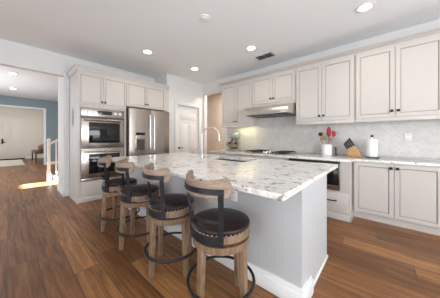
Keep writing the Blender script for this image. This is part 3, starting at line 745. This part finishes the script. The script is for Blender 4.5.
# knife block: slanted towards the doorway side, knives leave its upper face
bx_, by0 = 4.02, .30
t = thing('knife_block', 'slanted light wood knife block holding black-handled knives', 'knife block', (bx_, .41, Z))
MB().prism([(.495, Z), (.305, Z), (.295, Z + .02), (.385, Z + .185), (.512, Z + .112), (.500, Z + .06)], bx_ - .055, bx_ + .055, 'X', .004).build('body', 'block_wood', t)
e0, e1 = Vector((0, .385, Z + .185)), Vector((0, .512, Z + .112)); nrm = Vector((0, .073, .127)).normalized()
KN = ['tallest black knife handle at the paper towel side of the wooden block', 'black knife handle beside the tallest one at the top of the wooden block', 'black knife handle in the upper front of the wooden block',
      'black knife handle in the middle rear of the wooden block', 'black knife handle in the middle front of the wooden block', 'black knife handle low at the rear of the wooden block',
      'black knife handle low in the wooden block, nearest the white crock', 'shortest black knife handle low at the front of the wooden block']
for i, lab in enumerate(KN):
    row, colm = divmod(i, 2) if i < 6 else (3, i - 6)
    fr_ = .12 + row * .25; p = e0.lerp(e1, fr_); p.x = bx_ + (-.026 if colm else .024)
    ln = .165 - row * .014 - (.02 if i == 7 else 0)
    t = thing('knife', lab, 'knife', p, 'knives in the wooden block')
    MB().tube([p + nrm * .001, p + nrm * .018], .0085, 10).build('bolster', 'steel', t)
    MB().tube([p + nrm * .018, p + nrm * (ln * .55), p + nrm * (ln - .01), p + nrm * ln], [.0145, .0120, .0155, .010], 10).build('handle', 'black', t)
# paper towels
tx, ty = 4.04, .163
t = thing('paper_towel_holder', 'chrome countertop stand holding the paper towel roll', 'paper towel holder', (tx, ty, Z))
MB().lathe((tx, ty, Z), [(0, 0), (.085, 0), (.086, .006), (.07, .012), (0, .012)], 32).build('base', 'steel_dark', t)
MB().tube([(tx, ty, Z + .012), (tx, ty, Z + .335)], .007, 10).build('rod', 'chrome', t)
MB().lathe((tx, ty, Z + .335), [(0, 0), (.014, 0), (.020, .010), (.020, .032), (.012, .045), (0, .048)], 16).build('finial', 'steel_dark', t)
MB().tube([(tx - .085, ty + .085, Z + .008), (tx - .12, ty + .02, Z + .008), (tx - .105, ty - .06, Z + .008), (tx - .05, ty - .105, Z + .008)], .007, 8).build('foot_wire', 'steel_dark', t)
tag(MB().lathe((tx, ty, Z + .014), [(.020, 0), (.075, 0), (.077, .004), (.077, .285), (.074, .29), (.020, .29), (.020, 0)], 36).build('paper_towel_roll', 'paper', loc=(tx, ty, Z + .014)), 'white paper towel roll on its chrome stand', 'paper towels')
# stand mixer, its front towards the room
gx, gy = 3.86, 2.90
t = thing('stand_mixer', 'pale green stand mixer with a steel bowl on the worktop next to the doorway', 'stand mixer', (gx, gy, Z))
MB().prism([(gx - .14, gy - .085), (gx - .11, gy - .105), (gx + .12, gy - .085), (gx + .15, gy - .05), (gx + .15, gy + .05), (gx + .12, gy + .085), (gx - .11, gy + .105), (gx - .14, gy + .085)], Z, Z + .035, 'Z', .008).build('base', 'mixer', t)
MB().loft([[(gx + .10 + px * k, gy + py * k, z) for px, py in ((-.045, -.05), (.045, -.045), (.055, 0), (.045, .045), (-.045, .05))] for z, k in ((Z + .0355, 1.15), (Z + .12, .92), (Z + .235, .98))]).build('column', 'mixer', t)
rings = []
for i in range(15):
    q = i / 14; x = gx - .175 + .335 * q; k = max(.05, math.sin(math.pi * min(1, q * 1.25 + .12) * .5)) * (1 if q < .8 else math.sqrt(max(.02, 1 - ((q - .8) / .2) ** 2)))
    if i == 0: k = .55
    rings.append([(x, gy + .066 * k * math.cos(2 * math.pi * j / 24), Z + .305 + .078 * k * math.sin(2 * math.pi * j / 24)) for j in range(24)])
h_ = MB().loft(rings).build('head', 'mixer', t)
MB().lathe((gx - .176, gy, Z + .305), [(0, 0), (.026, 0), (.026, -.012), (.018, -.016), (0, -.016)], 20, 'X').build('hub_cap', 'chrome', h_)
MB().tube([(gx - .09, gy, Z + .245), (gx - .09, gy, Z + .19)], .030, 16).build('planetary', 'steel_dark', t)
MB().tube([(gx - .09, gy, Z + .189), (gx - .09, gy, Z + .08)], .012, 8).build('beater', 'chrome', t)
b_ = MB().lathe((gx - .06, gy, Z + .036), [(0, 0), (.058, 0), (.060, .012), (.085, .035), (.108, .085), (.113, .145), (.117, .15), (.112, .147), (.105, .085), (.08, .04), (0, .02)], 36).build('bowl', 'bowl_steel', t)
MB().tube([(gx - .075, gy + .110, Z + .165), (gx - .09, gy + .150, Z + .160), (gx - .09, gy + .155, Z + .11), (gx - .075, gy + .108, Z + .085)], .008, 8).build('handle', 'bowl_steel', b_)
t.scale = (1.22, 1.22, 1.22)

# grey wrought ornament on the side of the oven cabinet
t = thing('wall_ornament', 'slim grey scrolled metal ornament on the side of the tall oven cabinet', 'wall ornament', (.868, 4.72, 1.46))
fo = lambda u, v, w: (.8695 - w, u, v)
m = MB(fo).tube([(4.72, 1.47, .008), (4.72, 1.84, .008)], .007, 8); m.build('stem', 'grey_metal', t)
for v0 in (1.53, 1.62, 1.71):
    for sg in (-1, 1):
        pts = [(4.72 + sg * (.012 + .034 * math.sin(q * .42)), v0 + .055 * (1 - math.cos(q * .42)) / 1.4, .008) for q in range(9)]
        MB(fo).tube(pts, .006, 6).build('scroll', 'grey_metal', t)

# ------------------------------------------------------------------ hall: stair, rug, table
SY = 7.25
t = thing('staircase', 'white staircase with newel post and balusters beyond the opening', 'staircase', (.85, SY, 0))
for i in range(6):
    x = .90 + i * .27; z = i * .175
    MB().box(x, x + .27 if i < 5 else x + .9, SY + .02, SY + 1.0, 0, z + .145).build('riser', 'trim', t)
    MB().box(x - .025, x + .27 if i < 5 else x + .9, SY - .01, SY + 1.0, z + .1452, z + .175, .004).build('tread', 'dark_wood', t)
MB().box(.73, .82, SY - .045, SY + .045, 0, .30, .004).box(.74, .81, SY - .035, SY + .035, .30, 1.17, .004).box(.725, .825, SY - .05, SY + .05, 1.17, 1.20, .006).hexa([(.735, SY - .04, 1.2), (.815, SY - .04, 1.2), (.815, SY + .04, 1.2), (.735, SY + .04, 1.2), (.77, SY - .005, 1.245), (.78, SY - .005, 1.245), (.78, SY + .005, 1.245), (.77, SY + .005, 1.245)]).build('newel_post', 'trim', t)
m = MB(); m.hexa([(.81, SY - .03, 1.05), (2.3, SY - .03, 2.01), (2.3, SY + .03, 2.01), (.81, SY + .03, 1.05), (.81, SY - .03, 1.11), (2.3, SY - .03, 2.07), (2.3, SY + .03, 2.07), (.81, SY + .03, 1.11)]); m.build('handrail', 'trim', t)
for i in range(10):
    x = .94 + i * .135; st = int((x - .875) / .27)
    MB().box(x - .016, x + .016, SY - .005, SY + .027, st * .175 + .1752, 1.06 + (x - .81) * .644, .002).build('baluster', 'trim', t)
tag(MB().box(-1.0, .52, 12.4, 15.6, .001, .012, .004).build('rug', 'rug', loc=(-.2, 14, 0)), 'pale flat rug with the sun patch in its colour on the foyer floor in front of the entry door', 'rug')  # rug made large and pale so it takes in the sunlight on the floor
t = thing('console_table', 'low dark wooden table against the foyer wall', 'table', (1.2, 13.5, 0))
MB().box(.86, 1.60, 12.6, 14.6, .55, .60, .005).build('tabletop', 'dark_wood', t)
for x in (.89, 1.57):
    for y in (12.64, 14.56): MB().box(x - .03, x + .03, y - .03, y + .03, 0, .55, .003).build('leg', 'dark_wood', t)
MB().box(.87, 1.59, 12.62, 14.58, .47, .5498, .003).build('apron', 'dark_wood', t)
def pumpkin(x, y, r, mt, label):
    t = thing('pumpkin', label, 'pumpkin', (x, y, .60), 'pumpkins on the foyer table')
    g = []
    n = 40
    for i in range(9):
        ph = -math.pi / 2 + math.pi * i / 8
        g.append([(x + r * max(.04, math.cos(ph)) * (1 + .07 * math.cos(8 * 2 * math.pi * k / n)) * math.cos(2 * math.pi * k / n), y + r * max(.04, math.cos(ph)) * (1 + .07 * math.cos(8 * 2 * math.pi * k / n)) * math.sin(2 * math.pi * k / n), .601 + r * .8 * (1 + math.sin(ph))) for k in range(n)])
    MB().loft(g).build('body', mt, t)
    MB().tube([(x, y, .6 + r * 1.55), (x + .02, y, .6 + r * 1.9)], [.03, .018], 8).build('stem', 'wood_light', t)
pumpkin(1.14, 12.9, .15, 'pumpkin', 'russet pumpkin at the open end of the foyer table')
pumpkin(1.42, 13.1, .17, 'rust', 'dark brown pumpkin on the foyer table against the wall')
pumpkin(1.22, 13.5, .19, 'pumpkin', 'larger russet pumpkin at the back of the foyer table')
